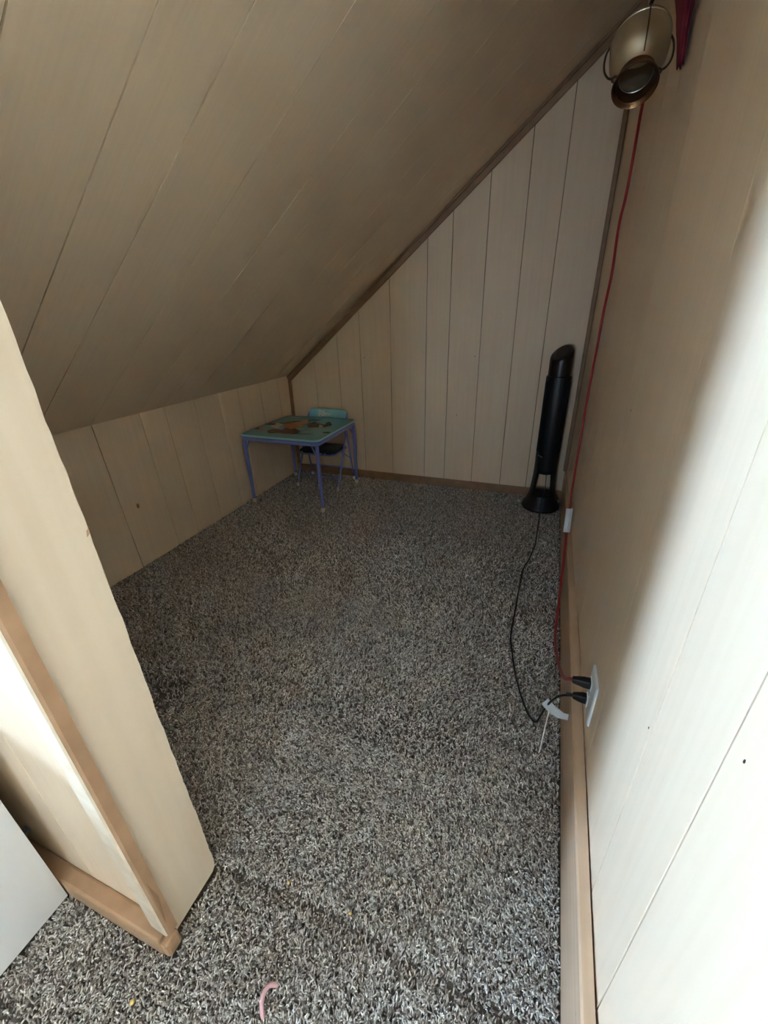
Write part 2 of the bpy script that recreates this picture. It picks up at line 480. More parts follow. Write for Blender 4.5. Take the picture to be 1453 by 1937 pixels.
# ------------------------------------------------------------------ partition on the left (its end faces the opening)
PX, PY0, PY1 = -0.806, 0.225, 0.357
fn_y = lambda u, v, d: (u, PY0 + d, v)
zs = lambda x: HK + S * (x + W) + 0.02
pm = MB().prism([(XL - 0.05, -0.02), (PX - 0.006, -0.02), (PX - 0.006, zs(PX)), (0.035, zs(0.035)), (0.035, TOP + 0.05), (XL - 0.05, TOP + 0.05)], fn_y, 0.0055, PY1 - PY0 - 0.0055)
wall_front = struct(pm.build('wall_front', M['groove']), 'partition stub on the left whose cream end faces the alcove opening', 'wall')
fx = [XL, -2.2, -1.80, -1.58, -1.31, -1.050, PX - 0.004]
for a, b in zip(fx[:-1], fx[1:]):
    plank([(a + GAP / 2, 0.0), (b - GAP / 2, 0.0), (b - GAP / 2, TOP), (a + GAP / 2, TOP)], fn_y, wall_front, M['panel'])
fn_yb = lambda u, v, d: (u, PY1 - d, v)
bx = [-W, -1.95, -1.75, -1.5, -1.25, -1.02, PX - 0.004]
for a, b in zip(bx[:-1], bx[1:]):
    plank([(a + GAP / 2, 0.0), (b - GAP / 2, 0.0), (b - GAP / 2, zs(b)), (a + GAP / 2, zs(a))], fn_yb, wall_front, M['panel'])
# the end sheet, with a rough sawn far edge and a worn lower corner
edge = [(PY0 + 0.004, 0.004), (PY1 - 0.012, 0.004), (PY1 - 0.003, 0.012)]
z = 0.03
while z < zs(PX) - 0.03:
    edge.append((PY1 + random.uniform(-0.0012, 0.0012) + 0.0008 * math.sin(z * 9), z)); z += random.uniform(0.012, 0.03)
edge += [(PY1, zs(PX) - 0.02), (PY0 + 0.004, zs(PX) - 0.02)]
MB().prism(edge, lambda u, v, d: (PX - d, u, v), 0.0, 0.0055).build('end_panel', M['panel_end'], wall_front)
chip = MB().prism([(0.352, 0.951), (0.358, 0.955), (0.358, 0.963), (0.354, 0.960)], lambda u, v, d: (PX + 0.0006 - d, u, v), 0, 0.001)
chip.build('chipped_edge', M['trim'], wall_front)

# ------------------------------------------------------------------ room behind the camera: only its light reaches the picture
wm = MB()
y0, y1, z0, z1 = WIN_A
wm.box(XL - 0.1, XL, YR - 0.1, y0, -0.02, TOP + 0.1).box(XL - 0.1, XL, y1, 0.40, -0.02, TOP + 0.1)
wm.box(XL - 0.1, XL, y0, y1, -0.02, z0).box(XL - 0.1, XL, y0, y1, z1, TOP + 0.1)
struct(wm.build('wall_window', M['plaster']), 'plain wall with a window to the left behind the camera', 'wall')
wm = MB()
x0, x1, z2, z3 = WIN_B
wm.box(XL - 0.1, x0, YR - 0.1, YR, -0.02, TOP + 0.1).box(x1, 0.10, YR - 0.1, YR, -0.02, TOP + 0.1)
wm.box(x0, x1, YR - 0.1, YR, -0.02, z2).box(x0, x1, YR - 0.1, YR, z3, TOP + 0.1)
struct(wm.build('wall_rear', M['plaster']), 'plain rear wall with a window behind the camera', 'wall')
cm_ = MB().box(XL - 0.1, 0.1, YR - 0.1, 0.30, TOP, TOP + 0.08)
struct(cm_.build('ceiling', M['plaster']), 'flat ceiling of the room behind the camera', 'ceiling')


def window(n, axis, a0, a1, z0, z1, plane, label):
    def bx(u0, u1, d0, d1, w0, w1):
        b = MB()
        return b.box(plane + d0, plane + d1, u0, u1, w0, w1) if axis == 'x' else b.box(u0, u1, plane + d0, plane + d1, w0, w1)
    root = struct(empty('window_%d' % n, (plane, (a0 + a1) / 2, z0) if axis == 'x' else ((a0 + a1) / 2, plane, z0)), label, 'window')
    inv = Matrix.Translation(-Vector(root.location))
    f = 0.035
    for args, nm in (((a0, a0 + f, -0.08, 0.01, z0, z1), 'jamb'), ((a1 - f, a1, -0.08, 0.01, z0, z1), 'jamb'),
                     ((a0 + f, a1 - f, -0.08, 0.01, z1 - f, z1), 'head'), ((a0 + f, a1 - f, -0.08, 0.02, z0, z0 + f), 'window_sill'),
                     ((a0 + f, a1 - f, -0.05, -0.02, (z0 + z1) / 2 - 0.015, (z0 + z1) / 2 + 0.015), 'meeting_rail')):
        o = bx(*args).build(nm, M['frame'], root); o.matrix_parent_inverse = inv
    zm = (z0 + z1) / 2
    for w0, w1 in ((z0 + f, zm - 0.015), (zm + 0.015, z1 - f)):
        o = bx(a0 + f, a1 - f, -0.037, -0.033, w0, w1).build('pane', M['glass'], root); o.matrix_parent_inverse = inv


window(2, 'y', *WIN_B, YR, 'white framed window in the rear wall behind the camera')
window(1, 'x', *WIN_A, XL, 'white framed window in the left wall behind the camera')

# ------------------------------------------------------------------ trims and baseboards
t = MB().box(-W + 0.004, 0.0, L - 0.014, L, -0.018, 0.056)
struct(t.build('baseboard_far', M['trim_dark'], bevel=0.003), 'low brown baseboard along the far wall', 'baseboard')
# right baseboard: a tall board, gap opening to the wall near the camera
sec = []
for y in [YR, -1.0, 0.0, 0.3, 0.5, 0.7, 0.9, 1.1, 1.4, 1.8, 2.3, L - 0.002]:
    gap = 0.0045 * max(0.0, min(1.0, (1.15 - y) / 0.8))
    x1 = xw(y) - gap - 0.0004
    H = 0.206 + 0.001 * math.sin(5 * y)
    sec.append([(0.0, y, -0.005), (0.0, y, H - 0.004), (0.004, y, H), (x1, y, H), (x1, y, -0.005)])
t = MB().rings(sec)
struct(t.build('baseboard_right', M['trim_right']), 'tall tan baseboard with chipped top edge along the right wall', 'baseboard')
t = MB().box(XL, -0.803, 0.190, 0.2255, -0.015, 0.052)
b = t.build('baseboard_front', M['trim'], bevel=0.006); struct(b, 'short tan baseboard at the foot of the partition beside the white cabinet', 'baseboard')
MB().box(-0.803, -0.782, 0.190, 0.224, 0.0, 0.050).build('corner_block', M['trim'], b, bevel=0.006)
# slope trim along the far wall: a flat strip and a thinner strip above it
fn_st = lambda u, v, d: (-W + u * cs - v * sn * -1 * -1, L - d, HK + u * sn + v * cs)


def slope_strip(v0, v1, d):
    def f(u, v, dd): return (-W + u * cs - v * sn, L - dd, HK + u * sn + v * cs)
    return MB().prism([(-0.02, v0), (VL - 0.06, v0), (VL - 0.06, v1), (-0.02, v1)], f, 0.0, d)


tr1 = struct(slope_strip(-0.046, -0.014, 0.014).build('trim_1', M['trim_dark'], bevel=0.003), 'brown trim strip following the sloped ceiling on the far wall', 'trim')
slope_strip(-0.014, -0.0015, 0.022).build('upper_bead', M['trim_dark'], tr1, bevel=0.003)
for k in range(5):
    u = 0.15 + k * 0.62
    nd = MB().lathe([(0.0025, 0), (0.0025, 0.001), (0, 0.0014)], 8).build('nail_head', M['wire'], tr1)
    nd.rotation_euler = (math.pi / 2, 0, 0); nd.location = (-W + u * cs + 0.03 * sn, L - 0.0142, HK + u * sn - 0.03 * cs)
t = MB().box(-W, -W + 0.024, L - 0.016, L, 0.056, HK - 0.02)
tr2 = struct(t.build('trim_2', M['trim_dark'], bevel=0.004), 'brown corner trim between the knee wall and the far wall', 'trim')
t = MB().box(-0.013, 0.0113, L - 0.018, L, 0.207, HK + S * W - 0.02)
tr3 = struct(t.build('trim_3', M['trim_dark'], bevel=0.006), 'brown corner trim between the far wall and the right wall', 'trim')
t = MB().prism([(-0.838, 0.2095), (-0.791, 0.2065), (-0.787, 0.2105), (-0.787, 0.2285), (-0.8055, 0.2290), (-0.8055, 0.2255), (-0.838, 0.2255)], lambda u, v, d: (u, v, d), 0.054, 1.88)
tr4 = struct(t.build('trim_4', M['trim']), 'tan corner moulding down the near edge of the partition', 'trim')
MB().prism([(-0.837, 0.2055), (-0.794, 0.2035), (-0.7905, 0.2062), (-0.837, 0.2090)], lambda u, v, d: (u, v, d), 0.056, 1.88).build('lit_bead', M['lit_edge'], tr4)  # front bevel of the moulding, coloured pale to look daylit
sp = MB().add([(-0.7866, 0.212, 0.10), (-0.7866, 0.222, 0.19), (-0.7866, 0.214, 0.26), (-0.7862, 0.2165, 0.17)], [(0, 1, 3), (1, 2, 3), (2, 0, 3)])
sp.build('splinter', M['trim_dark'], tr4)

# ------------------------------------------------------------------ white cabinet at the far left
cx1 = -1.105
cab = tag(empty('cabinet', (-1.5, 0.04, 0)), 'plain white cabinet at the left edge with its back to the partition', 'cabinet')


def cpart(mb, name, m, bevel=0.0, parent=cab):
    o = mb.build(name, m, parent, bevel=bevel)
    if parent is cab: o.matrix_parent_inverse = Matrix.Translation(-Vector(cab.location))
    return o


CH = 0.60
cpart(MB().box(-1.121, cx1, -0.055, 0.187, 0.0, CH), 'side_panel', M['white'], 0.001)
cpart(MB().box(-1.90, -1.884, -0.055, 0.187, 0.0, CH), 'side_panel', M['white'], 0.001)
cpart(MB().box(-1.884, -1.121, -0.055, 0.187, CH - 0.018, CH), 'top', M['white'], 0.001)
cpart(MB().box(-1.884, -1.121, -0.055, 0.187, 0.06, 0.076), 'bottom', M['white'], 0.001)
cpart(MB().box(-1.884, -1.121, 0.183, 0.187, 0.0, CH - 0.018), 'back', M['white'])
for x0_, x1_, xk in ((-1.897, -1.506, -1.54), (-1.502, -1.108, -1.46)):
    d = cpart(MB().box(x0_, x1_, -0.073, -0.057, 0.01, CH - 0.004), 'door', M['white'], 0.001)
    kn = MB().lathe([(0.004, 0), (0.004, 0.012), (0.011, 0.018), (0.011, 0.026), (0.0, 0.030)], 16).build('knob', M['steel'], d, smooth=True)
    kn.matrix_parent_inverse = Matrix.Identity(4); kn.rotation_euler = (math.pi / 2, 0, 0); kn.location = (xk, -0.073, 0.36)
br = cpart(MB().box(-1.125, -1.108, 0.1865, 0.199, 0.249, 0.259), 'wall_bracket', M['black_rubber'], 0.001)
br['label'] = 'small black bracket behind the cabinet edge'

# ------------------------------------------------------------------ children's table
TX, TY, TZ = -1.838, 2.585, 0.512
table = tag(empty('kids_table', (TX, TY, 0)), 'small square teal-topped folding table with periwinkle legs in the corner', 'table')


def rrect(h, r, n=6, cx=0, cy=0, hy=None):
    hy = hy or h; out = []
    for sx, sy, a0 in ((1, 1, 0), (-1, 1, 90), (-1, -1, 180), (1, -1, 270)):
        for k in range(n + 1):
            a = math.radians(a0 + 90 * k / n)
            out.append((cx + sx * (h - r) + r * math.cos(a), cy + sy * (hy - r) + r * math.sin(a)))
    return out


def slab(h, r, prof, hy=None):
    """rounded square stacked by (inset, z)"""
    return MB().rings([[(x, y, z) for x, y in rrect(h - i, max(r - i, 0.004), hy=(hy - i) if hy else None)] for i, z in prof])


top = auto_smooth(slab(0.312, 0.045, [(0.006, TZ - 0.016), (0.001, TZ - 0.012), (0.001, TZ - 0.006), (0.005, TZ - 0.0015), (0.010, TZ)]).build('tabletop', M['teal'], table), 50)
auto_smooth(MB().rings([[(x, y, zz) for x, y in rrect(0.3135 - i, 0.046)] for i, zz in [(0.004, TZ - 0.011), (0.0, TZ - 0.009), (0.0, TZ - 0.005), (0.003, TZ - 0.0018), (0.008, TZ + 0.0006)]], False, False).build('edge_band', M['teal_edge'], top), 60)
auto_smooth(slab(0.306, 0.042, [(0.004, TZ - 0.042), (0.0, TZ - 0.038), (0.0, TZ - 0.020), (0.003, TZ - 0.0165)]).build('apron', M['blue'], table), 50)
for sx in (-1, 1):
    for sy in (-1, 1):
        px_, py_ = sx * 0.288, sy * 0.288
        lg = auto_smooth(MB().lathe([(0.0105, 0.018), (0.0125, 0.20), (0.0135, TZ - 0.04)], 14).build('leg', M['blue'], table)); lg.location = (px_, py_, 0)
        fc = auto_smooth(MB().lathe([(0.012, -0.004), (0.0155, 0.001), (0.0155, 0.022), (0.013, 0.027)], 14).build('foot_cap', M['cap'], lg))
        # folding brace: a flat strut to the apron with its hinge tab
        brc = MB().tube([(-sx * 0.002, 0, TZ - 0.125), (-sx * 0.040, 0, TZ - 0.045)], 0.0055, 6).build('brace', M['blue'], lg)
        tab = MB().box(-0.014, 0.014, -0.004, 0.004, TZ - 0.15, TZ - 0.10).build('hinge_tab', M['blue'], lg, bevel=0.002)
# generic flat colour patches printed on the top (abstract stand-in for the printed picture)
PC = {'red': (0.20, 0.018, 0.022), 'orange': (0.42, 0.20, 0.07), 'cream': (0.62, 0.58, 0.46), 'dark': (0.015, 0.012, 0.012), 'brown': (0.22, 0.10, 0.05),
      'grey': (0.20, 0.26, 0.26), 'green': (0.04, 0.09, 0.08), 'pink': (0.45, 0.30, 0.30)}
for k, v in PC.items(): M['print_' + k] = mat('print_' + k, v, 0.25)
blobs = [('red', (-1.848, 2.459), (0.052, 0.014), (0.046, -0.072)), ('red', (-1.939, 2.421), (0.058, 0.015), (0.028, -0.041)),
         ('orange', (-1.921, 2.612), (0.061, 0.016), (0.050, -0.080)), ('cream', (-2.044, 2.577), (0.039, 0.010), (0.040, -0.058)),
         ('dark', (-2.100, 2.590), (0.033, 0.009), (0.014, -0.020)), ('orange', (-1.890, 2.727), (0.030, 0.007), (0.034, -0.056)),
         ('dark', (-1.670, 2.700), (0.019, 0.005), (0.025, -0.047)), ('brown', (-1.735, 2.640), (0.064, 0.016), (0.030, -0.045)),
         ('cream', (-1.696, 2.627), (0.013, 0.003), (0.019, -0.035)), ('grey', (-1.700, 2.403), (0.053, 0.014), (0.006, -0.010)),
         ('green', (-1.571, 2.483), (0.022, 0.007), (0.007, -0.012)), ('pink', (-2.085, 2.445), (0.030, 0.009), (0.024, -0.030)),
         ('dark', (-2.118, 2.445), (0.014, 0.004), (0.009, -0.012)), ('dark', (-1.843, 2.794), (0.041, 0.010), (0.009, -0.015)),
         ('dark', (-2.010, 2.640), (0.040, 0.012), (0.006, -0.009)), ('dark', (-1.960, 2.700), (0.030, 0.020), (0.005, -0.008)),
         ('grey', (-1.760, 2.480), (0.020, 0.050), (0.004, -0.002)), ('dark', (-1.800, 2.700), (0.008, 0.030), (0.008, -0.002))]
for k, (c, o_, e1, e2) in enumerate(blobs):
    n = 18; vs = []
    for i in range(n):
        a = 2 * math.pi * i / n; q = 1.2 + 0.16 * math.sin(3 * a + k) + 0.10 * math.cos(5 * a + 2 * k)
        vs.append((o_[0] - TX + q * (math.cos(a) * e1[0] + math.sin(a) * e2[0]), o_[1] - TY + q * (math.cos(a) * e1[1] + math.sin(a) * e2[1]), TZ + 0.0003 + 0.00008 * k))
    MB().add(vs, [tuple(range(n))]).build('print_patch', M['print_' + c], top)

# ------------------------------------------------------------------ folding chair
CX, CY = -1.80, 2.80
chair = tag(empty('folding_chair', (CX, CY, 0)), 'small folding chair with a teal backrest tucked under the teal table', 'chair')


def cp(pts): return [(x - CX, y - CY, z) for x, y, z in pts]


for s in (-1, 1):
    xf = CX + s * 0.180
    lg = MB().tube(smooth_path(cp([(xf, 2.672, 0.012), (xf + s * 0.002, 2.74, 0.145), (xf - s * 0.002, 2.885, 0.43), (xf - s * 0.012, 2.935, 0.53), (xf - s * 0.03, 2.945, 0.552)]), 4), 0.0068, 8).build('front_leg', M['blue'], chair, smooth=True)
    c0 = MB().lathe([(0.009, -0.004), (0.0112, 0.002), (0.0108, 0.022), (0.009, 0.026)], 10).build('foot_cap', M['cap'], lg, smooth=True)
    c0.location = (xf - CX, 2.672 - CY - 0.002, 0.0)
    xr = CX + s * 0.196
    lr = MB().tube(cp([(xr, 2.938, 0.012), (xr - s * 0.004, 2.866, 0.40)]), 0.0068, 8).build('rear_leg', M['blue'], chair, smooth=True)
    c0 = MB().lathe([(0.009, -0.004), (0.0112, 0.002), (0.0108, 0.022), (0.009, 0.026)], 10).build('foot_cap', M['cap'], lr, smooth=True)
    c0.location = (xr - CX, 2.938 - CY, 0.0)
    MB().tube(cp([(xf - s * 0.012, 2.80, 0.27), (xr, 2.905, 0.19)]), 0.004, 6).build('link_bar', M['blue'], chair)
MB().tube(cp([(CX - 0.18, 2.712, 0.090), (CX + 0.18, 2.712, 0.090)]), 0.0055, 8).build('stretcher', M['blue'], chair, smooth=True)
MB().tube(cp([(CX - 0.192, 2.922, 0.098), (CX + 0.192, 2.922, 0.098)]), 0.0055, 8).build('stretcher', M['blue'], chair, smooth=True)
seat = auto_smooth(slab(0.158, 0.05, [(0.006, 0.276), (0.0, 0.281), (0.0, 0.290), (0.008, 0.297)], hy=0.125).build('seat', M['navy'], chair), 50)
seat.location = (0, 2.805 - CY, 0)
rim = MB().tube([(x, y, 0.276) for x, y in rrect(0.160, 0.05, hy=0.127)] + [(0.160, 0.077, 0.276)], 0.0065, 8).build('seat_rim', M['blue'], seat, smooth=True)
for k, (bx_, w_) in enumerate(((-0.115, 0.020), (0.045, 0.030), (0.085, 0.014), (0.02, 0.008))):
    MB().box(bx_ - w_ / 2, bx_ + w_ / 2, -0.1262, -0.118, 0.283, 0.289).build('print_patch', M['letter'], seat, bevel=0.002)
# backrest: slightly curved board
pr = []
hw, zb0, zb1 = 0.168, 0.452, 0.568
out = []
for sx, sz, a0 in ((1, 1, 0), (-1, 1, 90), (-1, -1, 180), (1, -1, 270)):
    r = 0.034
    for k in range(6):
        a = math.radians(a0 + 90 * k / 5)
        out.append((sx * (hw - r) + r * math.cos(a), (zb1 if sz > 0 else zb0) - sz * r + r * math.sin(a)))


def fn_back(u, v, d): return (u, 2.935 - CY + 0.28 * (v - 0.5) * 0.5 - 0.35 * u * u + d, v)


cols = 12
bk = MB()
rings_b = []
for d, ins in ((0.0, 0.003), (0.003, 0.0), (0.009, 0.0), (0.012, 0.003)):
    rings_b.append([fn_back(u * (1 - ins / hw), (v - 0.51) * (1 - ins / 0.058) + 0.51, d) for u, v in out])
bk.rings(rings_b)
back = auto_smooth(bk.build('backrest', M['teal_edge'], chair), 50)
fc = bpy.data.curves.new('lettering', 'FONT'); fc.body = 'Bluey'; fc.size = 0.076; fc.align_x = 'CENTER'; fc.offset = 0.0030; fc.extrude = 0.0006; fc.resolution_u = 3
tmp = bpy.data.objects.new('lettering_curve', fc); COL.objects.link(tmp)
bpy.context.view_layer.update()
me = bpy.data.meshes.new_from_object(tmp.evaluated_get(bpy.context.evaluated_depsgraph_get()))
bpy.data.objects.remove(tmp); bpy.data.curves.remove(fc)
me.materials.clear(); me.materials.append(M['letter'])
lt = bpy.data.objects.new('lettering', me); COL.objects.link(lt); lt.parent = back
lt.rotation_euler = (math.radians(90 - 8), 0, 0); lt.location = (0.0, 2.9285 - CY, 0.505); lt['label'] = 'white lettering'

# ------------------------------------------------------------------ tower fan
FX, FY = -0.133, 2.838
fan = tag(empty('tower_fan', (FX, FY, 0)), 'black tower fan standing in the far right corner', 'fan')
base = MB().lathe([(0.121, -0.004), (0.125, 0.004), (0.124, 0.012), (0.115, 0.026), (0.104, 0.046), (0.094, 0.070), (0.0865, 0.098), (0.078, 0.100), (0.070, 0.084), (0.03, 0.070), (0.0, 0.068)], 40, cap1=False)
base = auto_smooth(base.build('base', M['black'], fan), 45)
for s in (-1, 1):      # two side posts leave an open window between base and body
    R = []
    for zz, rad, half in ((0.075, 0.088, 0.80), (0.105, 0.0845, 0.72), (0.17, 0.0775, 0.70), (0.23, 0.073, 0.74), (0.275, 0.0718, 0.90)):
        ring = []
        for k in range(7):
            a = (0 if s > 0 else math.pi) + half * (k / 3 - 1); ring.append((rad * math.cos(a), rad * math.sin(a), zz))
        for k in range(6, -1, -1):
            a = (0 if s > 0 else math.pi) + half * (k / 3 - 1); ring.append(((rad - 0.022) * math.cos(a), (rad - 0.022) * math.sin(a), zz))
        R.append(ring)
    auto_smooth(MB().rings(R).build('post', M['black'], fan), 45)
body = auto_smooth(MB().lathe([(0.0, 0.248), (0.060, 0.250), (0.069, 0.258), (0.0715, 0.275), (0.0715, 0.34), (0.0725, 0.345), (0.0730, 0.86), (0.0715, 0.868), (0.066, 0.872), (0.0, 0.872)], 40, cap0=False, cap1=False).build('body', M['black'], fan), 40)
for k in range(17):     # grille slats on the front half of the body
    a = math.radians(270 - 72 + 9 * k)
    sl = MB().box(-0.0012, 0.0012, -0.0012, 0.0028, 0.40, 0.84).build('slat', M['black'], body)
    sl.location = (0.0735 * math.cos(a), 0.0735 * math.sin(a), 0); sl.rotation_euler = (0, 0, a - math.pi / 2)
# cap with a slanted top that falls towards the room
n = 36; R = []
for zz, rr, slant in ((0.866, 0.0655, 0.0), (0.90, 0.0655, 0.0), (0.955, 0.0655, 0.3), (0.985, 0.065, 0.75), (0.998, 0.0625, 0.95), (1.004, 0.056, 1.0)):
    R.append([(rr * math.cos(2 * math.pi * i / n), rr * math.sin(2 * math.pi * i / n),
               zz + slant * 0.036 * (math.cos(2 * math.pi * i / n) * 0.55 + 0.83 * math.sin(2 * math.pi * i / n))) for i in range(n)])
cap = auto_smooth(MB().rings(R).build('cap', M['black_gloss'], fan), 45)
pan = MB().rings([[(0.036 * k_ * math.cos(2 * math.pi * i / 24), 0.036 * k_ * math.sin(2 * math.pi * i / 24), 1.0045 + dz + 0.036 * 0.036 / 0.056 * k_ * (math.cos(2 * math.pi * i / 24) * 0.55 + 0.83 * math.sin(2 * math.pi * i / 24))) for i in range(24)] for k_, dz in ((1.0, -0.001), (0.97, 0.0015))])
pan.build('control_panel', M['black_rubber'], cap)
# small maker's line on the lower body
a0 = math.radians(270 - 52)
lg = MB()
for k in range(8):
    a = a0 + k * 0.062; lg.box(-0.0026, 0.0026, -0.0012, 0.0012, -0.0016, 0.0016)
lp = [(0.0728 * math.cos(a0 + k * 0.058), 0.0728 * math.sin(a0 + k * 0.058), 0.378 - 0.0010 * k) for k in range(9)]
lo = MB().tube(lp, [0.0015] * 7 + [0.0034, 0.0034], 6).build('logo', M['silver_print'], body); lo['label'] = 'thin silver maker mark'
# power cord from under the body through the base to the outlet
pc = [(-0.123, 2.80, 0.250), (-0.118, 2.765, 0.17), (-0.124, 2.752, 0.115), (-0.130, 2.741, 0.104), (-0.131, 2.722, 0.056), (-0.130, 2.69, 0.010), (-0.130, 2.60, 0.006),
      (-0.134, 2.42, 0.006), (-0.139, 2.25, 0.006), (-0.160, 2.09, 0.006), (-0.184, 1.97, 0.006), (-0.190, 1.80, 0.006), (-0.193, 1.625, 0.006), (-0.196, 1.45, 0.006),
      (-0.187, 1.375, 0.006), (-0.162, 1.245, 0.006), (-0.135, 1.150, 0.006), (-0.110, 1.085, 0.006), (-0.092, 1.055, 0.007), (-0.078, 1.04, 0.016), (-0.070, 1.028, 0.060),
      (-0.063, 1.010, 0.120), (-0.054, 0.990, 0.176), (-0.044, 0.966, 0.226), (-0.032, 0.943, 0.264), (-0.022, 0.932, 0.280), (-0.012, 0.929, 0.288)]
loc = Vector((FX, FY, 0))
cord = MB().tube([Vector(q) - loc for q in smooth_path(pc, 5)], 0.0032, 7).build('power_cord', M['black_rubber'], fan, smooth=True)


def plug(name, x0, x1, y, z, m, parent, off, w=0.011, hgt=0.0125, strain=True):
    b = MB(); R = []
    dx = x1 - x0
    for t_, k in ((0.0, 0.45), (0.05, 0.62), (0.30, 0.80), (0.62, 1.0), (0.9, 1.0), (0.93, 1.12), (1.0, 1.12)):
        R.append([(x0 + dx * t_ - off[0], y + (u * w * k) - off[1], z + v * hgt * k - off[2]) for u, v in ((1, 0.7), (0.7, 1), (-0.7, 1), (-1, 0.7), (-1, -0.7), (-0.7, -1), (0.7, -1), (1, -0.7))])
    b.rings(R)
    o = b.build(name, m, parent)
    if strain:
        s_ = MB()
        for k in range(4):
            s_.tube([(x0 - 0.004 - k * 0.004 - off[0], y - off[1], z - off[2]), (x0 - 0.0015 - k * 0.004 - off[0], y - off[1], z - off[2])], 0.0055 - 0.0005 * k, 8)
        s_.build('strain_relief', m, o)
    return o


plug('plug', -0.012, 0.0258, 0.929, 0.288, M['black_rubber'], cord, loc)
# warning tag looped on the cord, with its loose string
tg = MB()
row0 = [(-0.076, 1.000, 0.147), (-0.054, 0.992, 0.128), (-0.028, 0.985, 0.122), (0.000, 0.978, 0.133)]
row1 = [(-0.061, 1.000, 0.176), (-0.040, 0.992, 0.160), (-0.014, 0.985, 0.150), (0.014, 0.978, 0.157)]
nv = len(row0)
tg.add([Vector(q) - loc for q in row0 + row1], [(i, i + 1, i + 1 + nv, i + nv) for i in range(nv - 1)])
tg = tg.build('warning_tag', M['paper'], cord)
uv = tg.data.uv_layers.new(name='UVMap')
for li, lp_ in enumerate(tg.data.loops):
    vi = lp_.vertex_index; uv.data[li].uv = ((vi % nv) / (nv - 1) * 3.0, float(vi // nv))
sd = tg.modifiers.new('thick', 'SOLIDIFY'); sd.thickness = 0.0006
tg['label'] = 'white printed warning tag'
MB().tube([Vector(q) - loc for q in smooth_path([(-0.048, 0.996, 0.158), (-0.053, 0.990, 0.180), (-0.047, 0.978, 0.205), (-0.040, 0.966, 0.222), (-0.036, 0.960, 0.214)], 4)], 0.0016, 6).build('loop', M['thread'], tg, smooth=True)
MB().tube([Vector(q) - loc for q in smooth_path([(-0.052, 0.990, 0.140), (-0.056, 0.978, 0.100), (-0.059, 0.962, 0.055), (-0.062, 0.945, 0.020), (-0.064, 0.938, 0.008)], 4)], 0.0021, 6).build('string', M['thread'], tg, smooth=True)

# ------------------------------------------------------------------ wall outlet
OY, OZ, OX = 0.908, 0.326, xw(0.908)
outlet = tag(empty('wall_outlet', (OX, OY, OZ)), 'white double wall outlet above the tall baseboard', 'outlet')
pl = MB().rings([[(x_, y_, z_) for y_, z_ in rrect(0.045 - i, 0.005, 4, hy=0.068 - i)] for i, x_ in ((0.0, -0.0001), (0.0, -0.003), (0.002, -0.0055), (0.006, -0.0062))])
auto_smooth(pl.build('cover_plate', M['outlet'], outlet), 40)
for dz in (0.022, -0.038):
    rc = MB().rings([[(x_, y_ + 0.018, z_ + dz) for y_, z_ in rrect(0.0165 - i, 0.006, 4, hy=0.0145 - i)] for i, x_ in ((0.0, -0.006), (0.0, -0.0075), (0.001, -0.0082))]).build('receptacle', M['outlet'], outlet)
    for dy in (-0.006, 0.006): MB().box(-0.0084, -0.008, 0.018 + dy - 0.001, 0.018 + dy + 0.001, dz - 0.002, dz + 0.005).build('slot', M['slot'], rc)
MB().lathe([(0.0035, 0), (0.003, 0.001), (0, 0.0013)], 10).build('screw', M['outlet'], outlet).location = (-0.0062, 0, -0.008)
outlet.children[-1].rotation_euler = (0, -math.pi / 2, 0)

# ------------------------------------------------------------------ red extension cord
rc = [(0.012, 2.21, 2.11), (0.008, 2.24, 2.00), (0.006, 2.275, 1.915), (0.006, 2.27, 1.846), (0.006, 2.255, 1.715), (0.006, 2.270, 1.632), (0.005, 2.318, 1.575), (0.005, 2.320, 1.507), (0.006, 2.278, 1.414), (0.006, 2.268, 1.346),
      (0.006, 2.302, 1.274), (0.006, 2.330, 1.207), (0.006, 2.335, 1.086), (0.006, 2.352, 0.938), (0.006, 2.352, 0.782), (0.006, 2.335, 0.624), (0.004, 2.29, 0.49), (0.000, 2.21, 0.365), (-0.0055, 2.070, 0.330), (-0.0065, 2.00, 0.245),
      (-0.0095, 1.885, 0.170), (-0.014, 1.75, 0.115), (-0.019, 1.62, 0.070), (-0.0245, 1.50, 0.045), (-0.0275, 1.40, 0.060), (-0.028, 1.28, 0.103), (-0.0265, 1.17, 0.152), (-0.0255, 1.08, 0.205), (-0.025, 1.01, 0.262), (-0.024, 0.955, 0.318), (-0.020, 0.928, 0.345)]
ext = tag(empty('extension_cord', (0.0, 1.42, 0)), 'long red extension cord hanging down the right wall to the outlet', 'cord')
eo = Vector((0.0, 1.42, 0))
rp = smooth_path(rc, 6)
ec = MB().tube([q - eo for q in rp], 0.0054, 8).build('cord', M['red_rubber'], ext, smooth=True)
plug('plug', -0.022, 0.0258, 0.926, 0.347, M['black_rubber'], ext, eo, 0.0125, 0.0115, strain=False)
# the paper label wrapped round it like a flag
seg = [Vector((-0.0055, 2.070, 0.345)), Vector((-0.0055, 2.040, 0.290)), Vector((-0.0065, 2.005, 0.245))]
fb = MB(); vs = []
for q in seg:
    for k_, dx in enumerate((-0.017, 0.0, 0.013)): vs.append((q.x + dx, q.y - 0.0125 + (0.004 if k_ != 1 else 0.0) - eo.y, q.z + dx * 0.1))
fb.add(vs, [(r_ * 3 + c_, r_ * 3 + c_ + 1, r_ * 3 + c_ + 4, r_ * 3 + c_ + 3) for r_ in range(2) for c_ in range(2)])
fo = fb.build('paper_label', M['paper'], ext)
uv = fo.data.uv_layers.new(name='UVMap')
for li, lp_ in enumerate(fo.data.loops):
    vi = lp_.vertex_index; uv.data[li].uv = ((vi // 3) * 1.5, (vi % 3) * 0.5)
sd = fo.modifiers.new('thick', 'SOLIDIFY'); sd.thickness = 0.0008
